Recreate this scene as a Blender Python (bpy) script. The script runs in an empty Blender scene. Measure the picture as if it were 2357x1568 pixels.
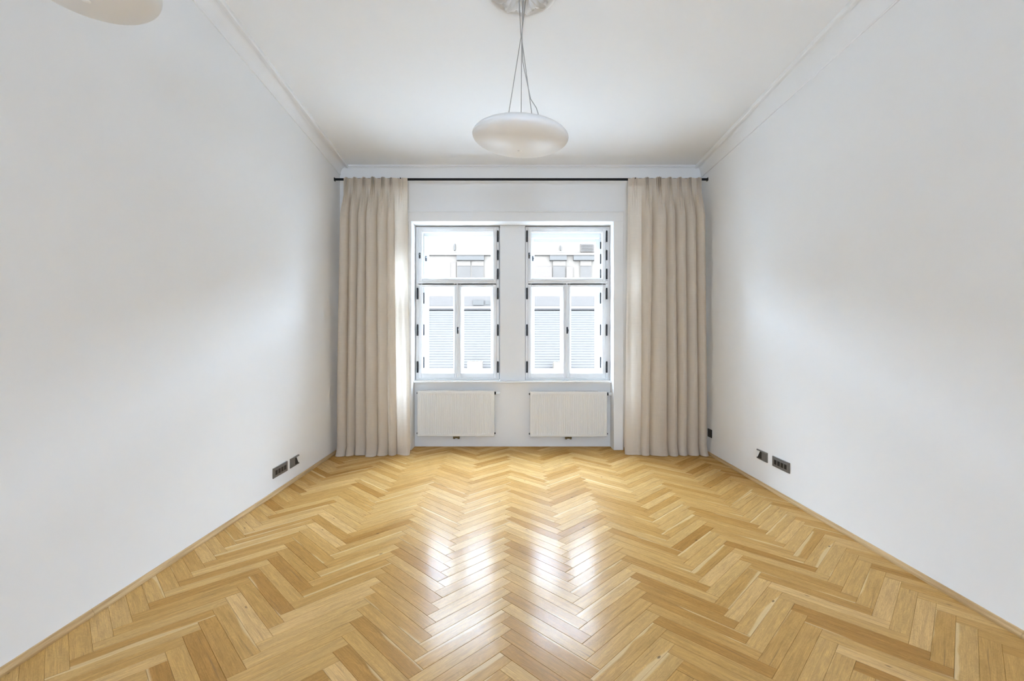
import bpy, bmesh, math, random
from mathutils import Vector, Matrix
random.seed(7)
R = math.radians
S = bpy.context.scene
COL = S.collection

# ------------------------------------------------------------------ camera
EYE = 1.205                       # eye height above the parquet (m)
FPX = 1047.0                      # focal length in pixels of the 2357 px wide frame
cam_d = bpy.data.cameras.new('camera')
cam = bpy.data.objects.new('camera', cam_d)
COL.objects.link(cam)
cam.location = (0, 0, EYE)
cam.rotation_euler = (R(90), 0, 0)
cam_d.sensor_fit = 'HORIZONTAL'
cam_d.sensor_width = 36.0
cam_d.lens = FPX * 36.0 / 2357.0
cam_d.shift_x = 2.5 / 2357.0
cam_d.shift_y = -3.0 / 2357.0
cam_d.clip_start = 0.05
S.camera = cam

# ------------------------------------------------------------------ sky, exposure
SKY = 24.0
world = bpy.data.worlds.new('overcast_sky')
S.world = world
world.use_nodes = True
bg = world.node_tree.nodes['Background']
bg.inputs[0].default_value = (0.705, 0.865, 1.10, 1)
bg.inputs[1].default_value = SKY
S.view_settings.view_transform = 'Standard'
S.view_settings.look = 'None'
S.view_settings.gamma = 1.0
S.view_settings.use_curve_mapping = False
S.view_settings.exposure = 1.33
cy = S.cycles
cy.max_bounces = 7
cy.diffuse_bounces = 5
cy.glossy_bounces = 2
cy.transmission_bounces = 6
cy.transparent_max_bounces = 16
cy.sample_clamp_indirect = 6.0
cy.use_denoising = True
cy.adaptive_threshold = 0.15
# portals only steer the sampling of the sky through the two window openings and the added rear one
for px, pw, ph, pz, py, pr in ((-0.60, 0.95, 1.75, 1.62, 5.50, -90), (0.645, 0.95, 1.75, 1.62, 5.50, -90),
                               (0.05, 0.8, 1.48, 1.465, -4.28, 90)):
    pl = bpy.data.lights.new('window_portal', 'AREA')
    pl.shape = 'RECTANGLE'
    pl.size = pw
    pl.size_y = ph
    pl.cycles.is_portal = True
    po = bpy.data.objects.new('window_portal', pl)
    po.location = (px, py, pz)
    po.rotation_euler = (R(pr), 0, 0)
    COL.objects.link(po)

# ------------------------------------------------------------------ materials
def newmat(name):
    m = bpy.data.materials.new(name)
    m.use_nodes = True
    nt = m.node_tree
    return m, nt, nt.nodes['Principled BSDF']

def N(nt, t, **kw):
    n = nt.nodes.new(t)
    for k, v in kw.items():
        setattr(n, k, v)
    return n

def lin(c):
    return tuple((x / 12.92 if x <= .04045 else ((x + .055) / 1.055) ** 2.4) for x in [v / 255.0 for v in c]) + (1.0,)

def plain(name, rgb, rough=0.5, metal=0.0, bump=0.0, bscale=80.0, var=0.0, spec=0.5):
    """procedural paint: base colour with a faint noise variation and fine bump"""
    m, nt, b = newmat(name)
    b.inputs['Roughness'].default_value = rough
    b.inputs['Metallic'].default_value = metal
    b.inputs['Specular IOR Level'].default_value = spec
    tc = N(nt, 'ShaderNodeTexCoord')
    no = N(nt, 'ShaderNodeTexNoise')
    no.inputs['Scale'].default_value = bscale
    no.inputs['Detail'].default_value = 3.0
    nt.links.new(tc.outputs['Object'], no.inputs['Vector'])
    mr = N(nt, 'ShaderNodeMapRange')
    mr.inputs['To Min'].default_value = 1.0 - var
    mr.inputs['To Max'].default_value = 1.0 + var
    nt.links.new(no.outputs['Fac'], mr.inputs['Value'])
    hs = N(nt, 'ShaderNodeHueSaturation')
    hs.inputs['Color'].default_value = tuple(rgb[:3]) + (1,)
    nt.links.new(mr.outputs[0], hs.inputs['Value'])
    nt.links.new(hs.outputs[0], b.inputs['Base Color'])
    if bump:
        bp = N(nt, 'ShaderNodeBump')
        bp.inputs['Strength'].default_value = bump
        bp.inputs['Distance'].default_value = 0.002
        nt.links.new(no.outputs['Fac'], bp.inputs['Height'])
        nt.links.new(bp.outputs[0], b.inputs['Normal'])
    return m

M = {}
M['wall'] = plain('white_wall_paint', (0.90, 0.895, 0.888), 0.85, bump=0.12, bscale=14, var=0.006, spec=0.2)
M['ceiling'] = plain('white_ceiling_paint', (0.92, 0.918, 0.912), 0.9, bump=0.08, bscale=10, var=0.005, spec=0.2)
M['stucco'] = plain('white_plaster_moulding', (0.90, 0.895, 0.888), 0.75, bump=0.05, bscale=60, var=0.01, spec=0.25)
M['joinery'] = plain('white_window_enamel', (0.83, 0.82, 0.805), 0.32, bump=0.02, bscale=40, var=0.005)
M['iron'] = plain('dark_grey_hinge_metal', (0.035, 0.037, 0.042), 0.45, 0.3, var=0.05)
M['rod'] = plain('black_rod_metal', (0.008, 0.008, 0.009), 0.5, 0.2, var=0.05, spec=0.3)
M['radiator'] = plain('white_radiator_enamel', (0.84, 0.83, 0.80), 0.35, bump=0.01, bscale=50, var=0.005)
M['radiator_dark'] = plain('grey_convector_steel', (0.25, 0.25, 0.25), 0.6, var=0.04)  # plain mid-grey steel colour
M['white_plastic'] = plain('white_plastic', (0.88, 0.88, 0.87), 0.3, var=0.005)
M['black_plastic'] = plain('black_plastic', (0.012, 0.012, 0.013), 0.35, var=0.04)
M['brass'] = plain('dark_brass_fitting', (0.18, 0.13, 0.06), 0.35, 0.8, var=0.1)
M['steel'] = plain('brushed_grey_plate', (0.22, 0.215, 0.21), 0.32, 0.45, var=0.05)
M['wire'] = plain('steel_wire', (0.42, 0.41, 0.39), 0.35, 0.5, var=0.12, bscale=150)
M['chrome'] = plain('polished_chrome', (0.75, 0.78, 0.80), 0.12, 1.0, var=0.02)
M['cord'] = plain('clear_grey_cord', (0.45, 0.44, 0.42), 0.4, var=0.05)
M['facade'] = plain('darkened_pale_render', (0.041, 0.033, 0.0262), 0.9, var=0.03, bscale=2, spec=0.0)  # outdoor colours darkened well below true so daylight does not burn them out
M['parapet'] = plain('grey_parapet_render', (0.0290, 0.0245, 0.0212), 0.9, var=0.04, bscale=3, spec=0.0)
M['pink_render'] = plain('pinkish_render', (0.034, 0.0268, 0.0217), 0.9, var=0.03, bscale=3, spec=0.0)
M['awning'] = plain('blue_grey_awning_metal', (0.0245, 0.0215, 0.0187), 0.6, var=0.03, spec=0.0)
M['awning_dark'] = plain('blue_grey_edge_metal', (0.0175, 0.0147, 0.0124), 0.6, var=0.03, spec=0.0)
M['far_glass'] = plain('far_window_glass', (0.026, 0.0218, 0.0184), 0.9, var=0.12, bscale=3, spec=0.0)
M['tile'] = plain('darkened_roof_tile', (0.0305, 0.0264, 0.0232), 0.9, var=0.06, bscale=6, spec=0.0)
M['gutter'] = plain('dark_gutter_metal', (0.0180, 0.0155, 0.0140), 0.6, var=0.05, spec=0.0)
M['street'] = plain('grey_asphalt_street', (0.22, 0.22, 0.22), 0.95, var=0.1, bscale=2)

# opal glass of the pendant lamps
m, nt, b = newmat('opal_white_glass')
b.inputs['Base Color'].default_value = (0.90, 0.90, 0.90, 1)
b.inputs['Roughness'].default_value = 0.35
b.inputs['Subsurface Weight'].default_value = 0.0
b.inputs['Subsurface Radius'].default_value = (0.05, 0.05, 0.05)
b.inputs['Subsurface Scale'].default_value = 0.4
M['opal'] = m

# window glass: clear, with the pane's own reflection
m, nt, b = newmat('clear_window_glass')
nt.nodes.remove(b)
out = nt.nodes['Material Output']
tr = N(nt, 'ShaderNodeBsdfTransparent')
tr.inputs[0].default_value = (0.97, 0.98, 0.98, 1)
gl = N(nt, 'ShaderNodeBsdfGlossy')
gl.inputs['Roughness'].default_value = 0.02
fr = N(nt, 'ShaderNodeFresnel')
fr.inputs['IOR'].default_value = 1.22
mx = N(nt, 'ShaderNodeMixShader')
ge = N(nt, 'ShaderNodeNewGeometry')
bk = N(nt, 'ShaderNodeMath', operation='SUBTRACT')
bk.inputs[0].default_value = 1.0
nt.links.new(ge.outputs['Backfacing'], bk.inputs[1])
fm = N(nt, 'ShaderNodeMath', operation='MULTIPLY')
nt.links.new(fr.outputs[0], fm.inputs[0])
nt.links.new(bk.outputs[0], fm.inputs[1])
nt.links.new(fm.outputs[0], mx.inputs[0])
nt.links.new(tr.outputs[0], mx.inputs[1])
nt.links.new(gl.outputs[0], mx.inputs[2])
nt.links.new(mx.outputs[0], out.inputs['Surface'])
M['glass'] = m

def linen(name, rgb, trans):
    m, nt, b = newmat(name)
    out = nt.nodes['Material Output']
    nt.nodes.remove(b)
    tc = N(nt, 'ShaderNodeTexCoord')
    mp = N(nt, 'ShaderNodeMapping')
    mp.inputs['Scale'].default_value = (420, 420, 9)
    nt.links.new(tc.outputs['Object'], mp.inputs['Vector'])
    n1 = N(nt, 'ShaderNodeTexNoise')
    n1.inputs['Scale'].default_value = 1.0
    n1.inputs['Detail'].default_value = 2.0
    nt.links.new(mp.outputs[0], n1.inputs['Vector'])
    mp2 = N(nt, 'ShaderNodeMapping')
    mp2.inputs['Scale'].default_value = (10, 10, 330)
    nt.links.new(tc.outputs['Object'], mp2.inputs['Vector'])
    n2 = N(nt, 'ShaderNodeTexNoise')
    n2.inputs['Scale'].default_value = 1.0
    n2.inputs['Detail'].default_value = 2.0
    nt.links.new(mp2.outputs[0], n2.inputs['Vector'])
    ad = N(nt, 'ShaderNodeMath', operation='ADD')
    nt.links.new(n1.outputs['Fac'], ad.inputs[0])
    nt.links.new(n2.outputs['Fac'], ad.inputs[1])
    mr = N(nt, 'ShaderNodeMapRange')
    mr.inputs['From Max'].default_value = 2.0
    mr.inputs['To Min'].default_value = 0.88
    mr.inputs['To Max'].default_value = 1.12
    nt.links.new(ad.outputs[0], mr.inputs['Value'])
    hs = N(nt, 'ShaderNodeHueSaturation')
    hs.inputs['Color'].default_value = rgb + (1,)
    nt.links.new(mr.outputs[0], hs.inputs['Value'])
    bp = N(nt, 'ShaderNodeBump')
    bp.inputs['Strength'].default_value = 0.15
    bp.inputs['Distance'].default_value = 0.001
    nt.links.new(ad.outputs[0], bp.inputs['Height'])
    df = N(nt, 'ShaderNodeBsdfDiffuse')
    tl = N(nt, 'ShaderNodeBsdfTranslucent')
    for s in (df, tl):
        nt.links.new(hs.outputs[0], s.inputs['Color'])
        nt.links.new(bp.outputs[0], s.inputs['Normal'])
    mx = N(nt, 'ShaderNodeMixShader')
    mx.inputs[0].default_value = trans
    nt.links.new(df.outputs[0], mx.inputs[1])
    nt.links.new(tl.outputs[0], mx.inputs[2])
    nt.links.new(mx.outputs[0], out.inputs['Surface'])
    return m
M['linen'] = linen('beige_linen', (0.85, 0.76, 0.65), 0.46)
M['linen_tape'] = linen('beige_linen_heading', (0.64, 0.555, 0.46), 0.2)
M['linen_hem'] = linen('beige_linen_hem', (0.76, 0.68, 0.59), 0.2)

def oak(name, use_attr=True):
    """oak: per-plank tone, stretched grain, growth figure, pale sapwood edges, small knots"""
    m, nt, b = newmat(name)
    L = nt.links.new
    uv = N(nt, 'ShaderNodeUVMap')
    at = N(nt, 'ShaderNodeAttribute', attribute_name='tone')
    sp = N(nt, 'ShaderNodeSeparateColor')
    L(at.outputs['Color'], sp.inputs[0])
    ramp = N(nt, 'ShaderNodeValToRGB')
    cr = ramp.color_ramp
    cr.elements[0].position = 0.0
    cr.elements[0].color = (0.418, 0.211, 0.051, 1)
    cr.elements[1].position = 1.0
    cr.elements[1].color = (0.655, 0.405, 0.164, 1)
    for p, c in ((0.25, (0.499, 0.275, 0.078, 1)), (0.5, (0.546, 0.315, 0.100, 1)), (0.75, (0.589, 0.360, 0.133, 1))):
        e = cr.elements.new(p)
        e.color = c
    L(sp.outputs[0], ramp.inputs[0])
    def noise(sx, sy, det=4.0, rough=0.6, dist=0.0):
        mp = N(nt, 'ShaderNodeMapping')
        mp.inputs['Scale'].default_value = (sx, sy, 1)
        L(uv.outputs[0], mp.inputs['Vector'])
        n = N(nt, 'ShaderNodeTexNoise')
        n.inputs['Scale'].default_value = 1.0
        n.inputs['Detail'].default_value = det
        n.inputs['Roughness'].default_value = rough
        n.inputs['Distortion'].default_value = dist
        L(mp.outputs[0], n.inputs['Vector'])
        return n
    fine = noise(9, 330, 3.0)
    broad = noise(5, 60, 4.0, 0.55, 0.6)
    fig = noise(7, 24, 2.0, 0.5, 1.6)
    # cathedral figure: rings of a distorted field
    sn = N(nt, 'ShaderNodeMath', operation='MULTIPLY')
    sn.inputs[1].default_value = 55.0
    L(fig.outputs['Fac'], sn.inputs[0])
    si = N(nt, 'ShaderNodeMath', operation='SINE')
    L(sn.outputs[0], si.inputs[0])
    def rng(src, a, b_, c, d):
        r = N(nt, 'ShaderNodeMapRange')
        r.inputs['From Min'].default_value = a
        r.inputs['From Max'].default_value = b_
        r.inputs['To Min'].default_value = c
        r.inputs['To Max'].default_value = d
        L(src, r.inputs['Value'])
        return r.outputs[0]
    v1 = rng(fine.outputs['Fac'], 0.3, 0.7, 0.84, 1.10)
    v2 = rng(broad.outputs['Fac'], 0.3, 0.7, 0.85, 1.13)
    v3 = rng(si.outputs[0], -1, 1, 0.93, 1.04)
    m1 = N(nt, 'ShaderNodeMath', operation='MULTIPLY')
    L(v1, m1.inputs[0]); L(v2, m1.inputs[1])
    m2 = N(nt, 'ShaderNodeMath', operation='MULTIPLY')
    L(m1.outputs[0], m2.inputs[0]); L(v3, m2.inputs[1])
    hs = N(nt, 'ShaderNodeHueSaturation')
    L(ramp.outputs[0], hs.inputs['Color'])
    L(m2.outputs[0], hs.inputs['Value'])
    # sapwood streak along one edge: green channel of tone = sapwood amount, v runs 0..W
    sx = N(nt, 'ShaderNodeSeparateXYZ')
    uv2 = N(nt, 'ShaderNodeUVMap', uv_map='Local')
    L(uv2.outputs[0], sx.inputs[0])
    nb = noise(2.2, 3.0, 2.0, 0.5, 0.4)
    wv = rng(nb.outputs['Fac'], 0.2, 0.8, -0.35, 0.35)
    ed = N(nt, 'ShaderNodeMath', operation='ADD')
    L(sx.outputs[1], ed.inputs[0]); L(wv, ed.inputs[1])
    lt = N(nt, 'ShaderNodeMath', operation='SUBTRACT')
    L(sp.outputs[1], lt.inputs[0]); L(ed.outputs[0], lt.inputs[1])
    sapm = rng(lt.outputs[0], 0.0, 0.10, 0.0, 0.55)
    mixs = N(nt, 'ShaderNodeMix', data_type='RGBA')
    L(sapm, mixs.inputs['Factor'])
    L(hs.outputs[0], mixs.inputs['A'])
    mixs.inputs['B'].default_value = (0.76, 0.560, 0.310, 1)
    # knots
    mpk = N(nt, 'ShaderNodeMapping')
    mpk.inputs['Scale'].default_value = (5.5, 13, 1)
    L(uv.outputs[0], mpk.inputs['Vector'])
    vo = N(nt, 'ShaderNodeTexVoronoi')
    vo.inputs['Scale'].default_value = 1.0
    L(mpk.outputs[0], vo.inputs['Vector'])
    kn = rng(vo.outputs['Distance'], 0.03, 0.085, 0.8, 0.0)
    sck = N(nt, 'ShaderNodeSeparateColor')
    L(vo.outputs['Color'], sck.inputs[0])
    gt = N(nt, 'ShaderNodeMath', operation='GREATER_THAN')
    gt.inputs[1].default_value = 0.70
    L(sck.outputs[0], gt.inputs[0])
    km = N(nt, 'ShaderNodeMath', operation='MULTIPLY')
    L(kn, km.inputs[0]); L(gt.outputs[0], km.inputs[1])
    mixk = N(nt, 'ShaderNodeMix', data_type='RGBA')
    L(km.outputs[0], mixk.inputs['Factor'])
    L(mixs.outputs['Result'], mixk.inputs['A'])
    mixk.inputs['B'].default_value = (0.10, 0.055, 0.025, 1)
    # dark mineral streaks
    stv = noise(2.5, 90, 2.0, 0.5, 0.3)
    stm = rng(stv.outputs['Fac'], 0.64, 0.74, 0.0, 0.55)
    mixd = N(nt, 'ShaderNodeMix', data_type='RGBA')
    L(stm, mixd.inputs['Factor'])
    L(mixk.outputs['Result'], mixd.inputs['A'])
    mixd.inputs['B'].default_value = (0.20, 0.115, 0.05, 1)
    L(mixd.outputs['Result'], b.inputs['Base Color'])
    rr = rng(broad.outputs['Fac'], 0.3, 0.7, 0.24, 0.32)
    L(rr, b.inputs['Roughness'])
    b.inputs['Specular IOR Level'].default_value = 0.0
    b.inputs['IOR'].default_value = 1.0001
    gl = N(nt, 'ShaderNodeBsdfGlossy')
    gl.inputs['Roughness'].default_value = 0.17
    mxg = N(nt, 'ShaderNodeMixShader')
    mxg.inputs[0].default_value = 0.042
    gl2 = N(nt, 'ShaderNodeBsdfGlossy')
    gl2.inputs['Roughness'].default_value = 0.40
    mxh = N(nt, 'ShaderNodeMixShader')
    mxh.inputs[0].default_value = 0.45
    L(gl.outputs[0], mxh.inputs[1])
    L(gl2.outputs[0], mxh.inputs[2])
    L(b.outputs[0], mxg.inputs[1])
    L(mxh.outputs[0], mxg.inputs[2])
    L(mxg.outputs[0], nt.nodes['Material Output'].inputs['Surface'])
    bp = N(nt, 'ShaderNodeBump')
    bp.inputs['Strength'].default_value = 0.05
    bp.inputs['Distance'].default_value = 0.001
    L(fine.outputs['Fac'], bp.inputs['Height'])
    L(bp.outputs[0], b.inputs['Normal'])
    return m
M['oak'] = oak('lacquered_oak_parquet')

def oak_strip(name):
    m, nt, b = newmat(name)
    tc = N(nt, 'ShaderNodeTexCoord')
    mp = N(nt, 'ShaderNodeMapping')
    mp.inputs['Scale'].default_value = (60, 3, 60)
    nt.links.new(tc.outputs['Object'], mp.inputs['Vector'])
    no = N(nt, 'ShaderNodeTexNoise')
    no.inputs['Scale'].default_value = 1.0
    no.inputs['Detail'].default_value = 4.0
    nt.links.new(mp.outputs[0], no.inputs['Vector'])
    ra = N(nt, 'ShaderNodeValToRGB')
    ra.color_ramp.elements[0].position = 0.3
    ra.color_ramp.elements[0].color = (0.44, 0.27, 0.11, 1)
    ra.color_ramp.elements[1].position = 0.7
    ra.color_ramp.elements[1].color = (0.66, 0.46, 0.235, 1)
    nt.links.new(no.outputs['Fac'], ra.inputs[0])
    nt.links.new(ra.outputs[0], b.inputs['Base Color'])
    b.inputs['Roughness'].default_value = 0.35
    return m
M['oak_strip'] = oak_strip('oak_skirting_strip')

# ------------------------------------------------------------------ mesh helpers
def obj(name, bm, mat, parent=None, smooth=False):
    me = bpy.data.meshes.new(name)
    bmesh.ops.recalc_face_normals(bm, faces=bm.faces[:])
    bm.to_mesh(me)
    bm.free()
    if smooth:
        for p in me.polygons:
            p.use_smooth = True
    me.materials.append(M[mat] if isinstance(mat, str) else mat)
    o = bpy.data.objects.new(name, me)
    COL.objects.link(o)
    if parent is not None:
        o.parent = parent
        o.matrix_parent_inverse = Matrix.Translation(-Vector(parent.location)) if parent.type == 'EMPTY' else Matrix()
    return o

def thing(name, label, cat, loc=(0, 0, 0), group=None):
    o = bpy.data.objects.new(name, None)
    o.empty_display_size = 0.1
    o.location = loc
    COL.objects.link(o)
    tag(o, label, cat, group)
    return o

def tag(o, label, cat, group=None, kind=None):
    o['label'] = label
    o['category'] = cat
    if group:
        o['group'] = group
    if kind:
        o['kind'] = kind
    return o

def struct(o, label, cat):
    return tag(o, label, cat, kind='structure')

def box(bm, x0, x1, y0, y1, z0, z1, bev=0.0, seg=1):
    v = [bm.verts.new((x, y, z)) for z in (z0, z1) for y in (y0, y1) for x in (x0, x1)]
    fs = [bm.faces.new([v[i] for i in q]) for q in
          ((0, 2, 3, 1), (4, 5, 7, 6), (0, 1, 5, 4), (2, 6, 7, 3), (0, 4, 6, 2), (1, 3, 7, 5))]
    if bev:
        es = set(e for f in fs for e in f.edges)
        bmesh.ops.bevel(bm, geom=list(es), offset=bev, segments=seg, affect='EDGES', profile=0.5)
    return bm

def boxm(*a, **k):
    return box(bmesh.new(), *a, **k)

def ring(bm, x0, x1, z0, z1, l, r, bt, t, y0, y1, bev=0.003):
    """rectangular frame of four bars"""
    box(bm, x0, x0 + l, y0, y1, z0, z1, bev)
    box(bm, x1 - r, x1, y0, y1, z0, z1, bev)
    box(bm, x0 + l - .001, x1 - r + .001, y0, y1, z0, z0 + bt, bev)
    box(bm, x0 + l - .001, x1 - r + .001, y0, y1, z1 - t, z1, bev)
    return bm

def tube(bm, pts, r, n=8, caps=True):
    pts = [Vector(p) for p in pts]
    rings = []
    for i, p in enumerate(pts):
        d = (pts[min(i + 1, len(pts) - 1)] - pts[max(i - 1, 0)]).normalized()
        a = Vector((1, 0, 0)) if abs(d.x) < .9 else Vector((0, 1, 0))
        s = d.cross(a).normalized()
        t = d.cross(s)
        rr = r[i] if isinstance(r, (list, tuple)) else r
        rings.append([bm.verts.new(p + (s * math.cos(2 * math.pi * k / n) + t * math.sin(2 * math.pi * k / n)) * rr) for k in range(n)])
    for a, b_ in zip(rings, rings[1:]):
        for k in range(n):
            bm.faces.new((a[k], a[(k + 1) % n], b_[(k + 1) % n], b_[k]))
    if caps:
        bm.faces.new(rings[0][::-1])
        bm.faces.new(rings[-1])
    return bm

def lathe(bm, prof, n=32, mat=Matrix()):
    """profile of (radius, z), closed at r = 0 ends"""
    rings = []
    for r_, z in prof:
        if r_ < 1e-6:
            rings.append([bm.verts.new(mat @ Vector((0, 0, z)))])
        else:
            rings.append([bm.verts.new(mat @ Vector((r_ * math.cos(2 * math.pi * k / n), r_ * math.sin(2 * math.pi * k / n), z))) for k in range(n)])
    for a, b_ in zip(rings, rings[1:]):
        for k in range(n):
            k2 = (k + 1) % n
            if len(a) == 1 and len(b_) == 1:
                continue
            if len(a) == 1:
                bm.faces.new((a[0], b_[k2], b_[k]))
            elif len(b_) == 1:
                bm.faces.new((a[k], a[k2], b_[0]))
            else:
                bm.faces.new((a[k], a[k2], b_[k2], b_[k]))
    return bm

def hexa(bm, c):
    """eight corners: bottom 4 then top 4, same winding"""
    v = [bm.verts.new(p) for p in c]
    for q in ((0, 1, 2, 3), (4, 5, 6, 7), (0, 1, 5, 4), (1, 2, 6, 5), (2, 3, 7, 6), (3, 0, 4, 7)):
        bm.faces.new([v[i] for i in q])
    return bm

# ------------------------------------------------------------------ the room
YB = 4.95            # inner face of the window wall
YN = 5.11            # wall of the radiator niche under the sill
YF = 5.13            # inner face of the window frames
YR = -4.0           # wall behind the camera
XR = 2.07            # right wall
OX0, OX1, OZ1 = -1.080, 1.116, 2.486      # window niche
WY = 1.4             # the old ceiling climbs from the windows to here, level behind

def ramp(y):
    return YB - max(y, WY)

def xl(y, z):
    """left wall: slightly out of true, like the plaster in the photograph"""
    b_ = -1.830 - 0.030 * max(0.0, (y - 3.2) / (YB - 3.2))
    t = -1.860 + 0.035 * ramp(y) / 2.2
    return b_ + (t - b_) * min(1.0, z / 3.05)

def zl_left(y):  return 3.000 + 0.066 * ramp(y)     # foot of the cove
def zl_right(y): return 2.968 + 0.020 * ramp(y)
def zt_left(y):  return 3.092 + 0.069 * ramp(y)     # ceiling
def zt_right(y): return 3.090 + 0.048 * ramp(y)
def zceil(x, y):
    t = (x + 1.8) / 3.85
    return zt_left(y) * (1 - t) + zt_right(y) * t

YS = [YR, 0.0, 0.7, WY] + [WY + (YB - WY) * i / 8 for i in range(1, 9)]

bm = bmesh.new()
rows = []
for y in YS:
    a = []
    for i in range(9):
        z = 3.45 * i / 8
        a.append(bm.verts.new((xl(y, z), y, z)))
    rows.append(a)
for a, b_ in zip(rows, rows[1:]):
    for i in range(8):
        bm.faces.new((a[i], b_[i], b_[i + 1], a[i + 1]))
box(bm, -2.4, -1.91, YR, 5.6, -0.05, 3.6)
wl = struct(obj('wall_left', bm, 'wall', smooth=False), 'long white plaster wall on the left', 'wall')
struct(obj('wall_right', boxm(XR, XR + .4, YR, 5.6, -0.05, 3.6), 'wall'), 'long white plaster wall on the right', 'wall')
bm = bmesh.new()
FILL_WIN = [(-0.325, 0.425)]      # unseen window added behind the viewer to fill the room with light
box(bm, -2.4, XR + .4, YR - .3, YR, 2.18, 3.6)
box(bm, -2.4, XR + .4, YR - .3, YR, -0.05, 0.75)
box(bm, -2.4, FILL_WIN[0][0], YR - .3, YR, 0.75, 2.18)
box(bm, FILL_WIN[0][1], XR + .4, YR - .3, YR, 0.75, 2.18)
struct(obj('wall_rear', bm, 'wall'), 'white wall behind the viewer', 'wall')

bm = bmesh.new()
box(bm, OX0, OX1, YB, 5.55, OZ1, 3.6)
struct(obj('wall_lintel', bm, 'wall'), 'white wall above the windows', 'wall')
struct(obj('wall_back_left', boxm(-2.4, OX0, YB, 5.55, -0.05, 3.6), 'wall'), 'white window wall behind the left curtain', 'wall')
struct(obj('wall_back_right', boxm(OX1, XR + .4, YB, 5.55, -0.05, 3.6), 'wall'), 'white window wall behind the right curtain', 'wall')
struct(obj('wall_niche', boxm(OX0, OX1, YN, 5.55, -0.05, 0.722), 'wall'), 'white parapet wall under the sill behind the radiators', 'wall')
PX0, PX1 = -0.124, 0.160
bm = bmesh.new()
box(bm, PX0, PX1, YF - .006, 5.55, 0.722, OZ1, 0.003)
struct(obj('wall_pier', bm, 'wall'), 'narrow white pier between the two windows', 'wall')

bm = bmesh.new()
rows = []
for y in YS:
    rows.append([bm.verts.new((-1.95 + 4.1 * i / 6, y, zceil(-1.95 + 4.1 * i / 6, y))) for i in range(7)])
for a, b_ in zip(rows, rows[1:]):
    for i in range(6):
        bm.faces.new((a[i], a[i + 1], b_[i + 1], b_[i]))
box(bm, -2.4, XR + .4, YR - .3, 5.6, 3.55, 3.75)
struct(obj('ceiling', bm, 'ceiling', smooth=True), 'high white plaster ceiling', 'ceiling')

def cove(name, wallx, zl, zt, c, side, label):
    """concave cornice with a small foot line and a flat bead on the ceiling"""
    bm = bmesh.new()
    rows = []
    for y in YS:
        a, t = zl(y), zt(y) + .004
        w = wallx(y, a)
        pr = [(-.02, a - .010), (.007, a - .009), (.010, a - .003), (.006, a + .002)]
        hx, hz = c - .034 - .006, (t - .020) - (a + .002)
        for i in range(1, 11):
            q = math.pi / 2 * i / 10
            pr.append((.006 + hx * (1 - math.cos(q)), a + .002 + hz * math.sin(q)))
        pr += [(c - .032, t - .030), (c - .006, t - .032), (c, t - .026), (c, t + .02)]
        rows.append([bm.verts.new((w - side * p[0], y, p[1])) for p in pr])
    for a, b_ in zip(rows, rows[1:]):
        for i in range(len(a) - 1):
            bm.faces.new((a[i], a[i + 1], b_[i + 1], b_[i]))
    o = obj(name, bm, 'stucco')
    return struct(o, label, 'cornice')
cove('trim_1', lambda y, z: XR, zl_right, zt_right, 0.072, 1, 'white plaster cove along the right wall')
cove('trim_2', xl, zl_left, zt_left, 0.100, -1, 'white plaster cove along the left wall')
bm = bmesh.new()
for i in range(12):
    x0 = -1.9 + 4.0 * i / 12; x1 = -1.9 + 4.0 * (i + 1) / 12
    box(bm, x0, x1, YB - .030, YB + .02, 3.078, 3.12)
    box(bm, x0, x1, YB - .014, YB + .02, 3.070, 3.079)
struct(obj('trim_3', bm, 'stucco'), 'flat white bead where ceiling meets window wall', 'cornice')

# shallow architrave round the window niche
bm = bmesh.new()
box(bm, OX0 - .105, OX1 + .105, YB - .014, YB + .01, OZ1 + .0, OZ1 + .105, .003)
box(bm, OX0 - .112, OX1 + .112, YB - .022, YB + .01, OZ1 + .098, OZ1 + .112, .003)
box(bm, OX0 - .105, OX0, YB - .014, YB + .01, 0.0, OZ1 + .001, .003)
box(bm, OX1, OX1 + .105, YB - .014, YB + .01, 0.0, OZ1 + .001, .003)
struct(obj('trim_4', bm, 'stucco'), 'flat white architrave framing the window niche', 'trim')
struct(obj('trim_5', boxm(OX0 + .002, OX1 - .002, 5.045, YF + .03, 0.718, 0.740, .004, 2), 'joinery'),
       'long white window sill above the radiators', 'sill')

# ------------------------------------------------------------------ parquet floor
fl = struct(obj('floor', boxm(-2.4, XR + .4, YR - .3, 5.55, -.08, -.012), plain('dark_subfloor', (.10, .07, .04), .9, var=.1)),
            'golden oak herringbone parquet floor', 'floor')
PW, PL = 0.0652, 0.4564
SQ = math.sqrt(0.5)
XPEAK = 0.004
def to_room(a, b_, n):
    a2, b2 = a + n * PL, b_ - n * PL
    return ((a2 - b2) * SQ + XPEAK + PL * SQ, (a2 + b2) * SQ)
CL = (-1.852, XR - .001, YR, YN + .004)

def clip(poly, ax, val, keep_less):
    out = []
    for i in range(len(poly)):
        p, q = poly[i], poly[(i + 1) % len(poly)]
        ip = (p[ax] <= val) if keep_less else (p[ax] >= val)
        iq = (q[ax] <= val) if keep_less else (q[ax] >= val)
        if ip:
            out.append(p)
        if ip != iq:
            t = (val - p[ax]) / (q[ax] - p[ax])
            out.append(tuple(p[j] + t * (q[j] - p[j]) for j in (0, 1)))
    return out

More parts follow.
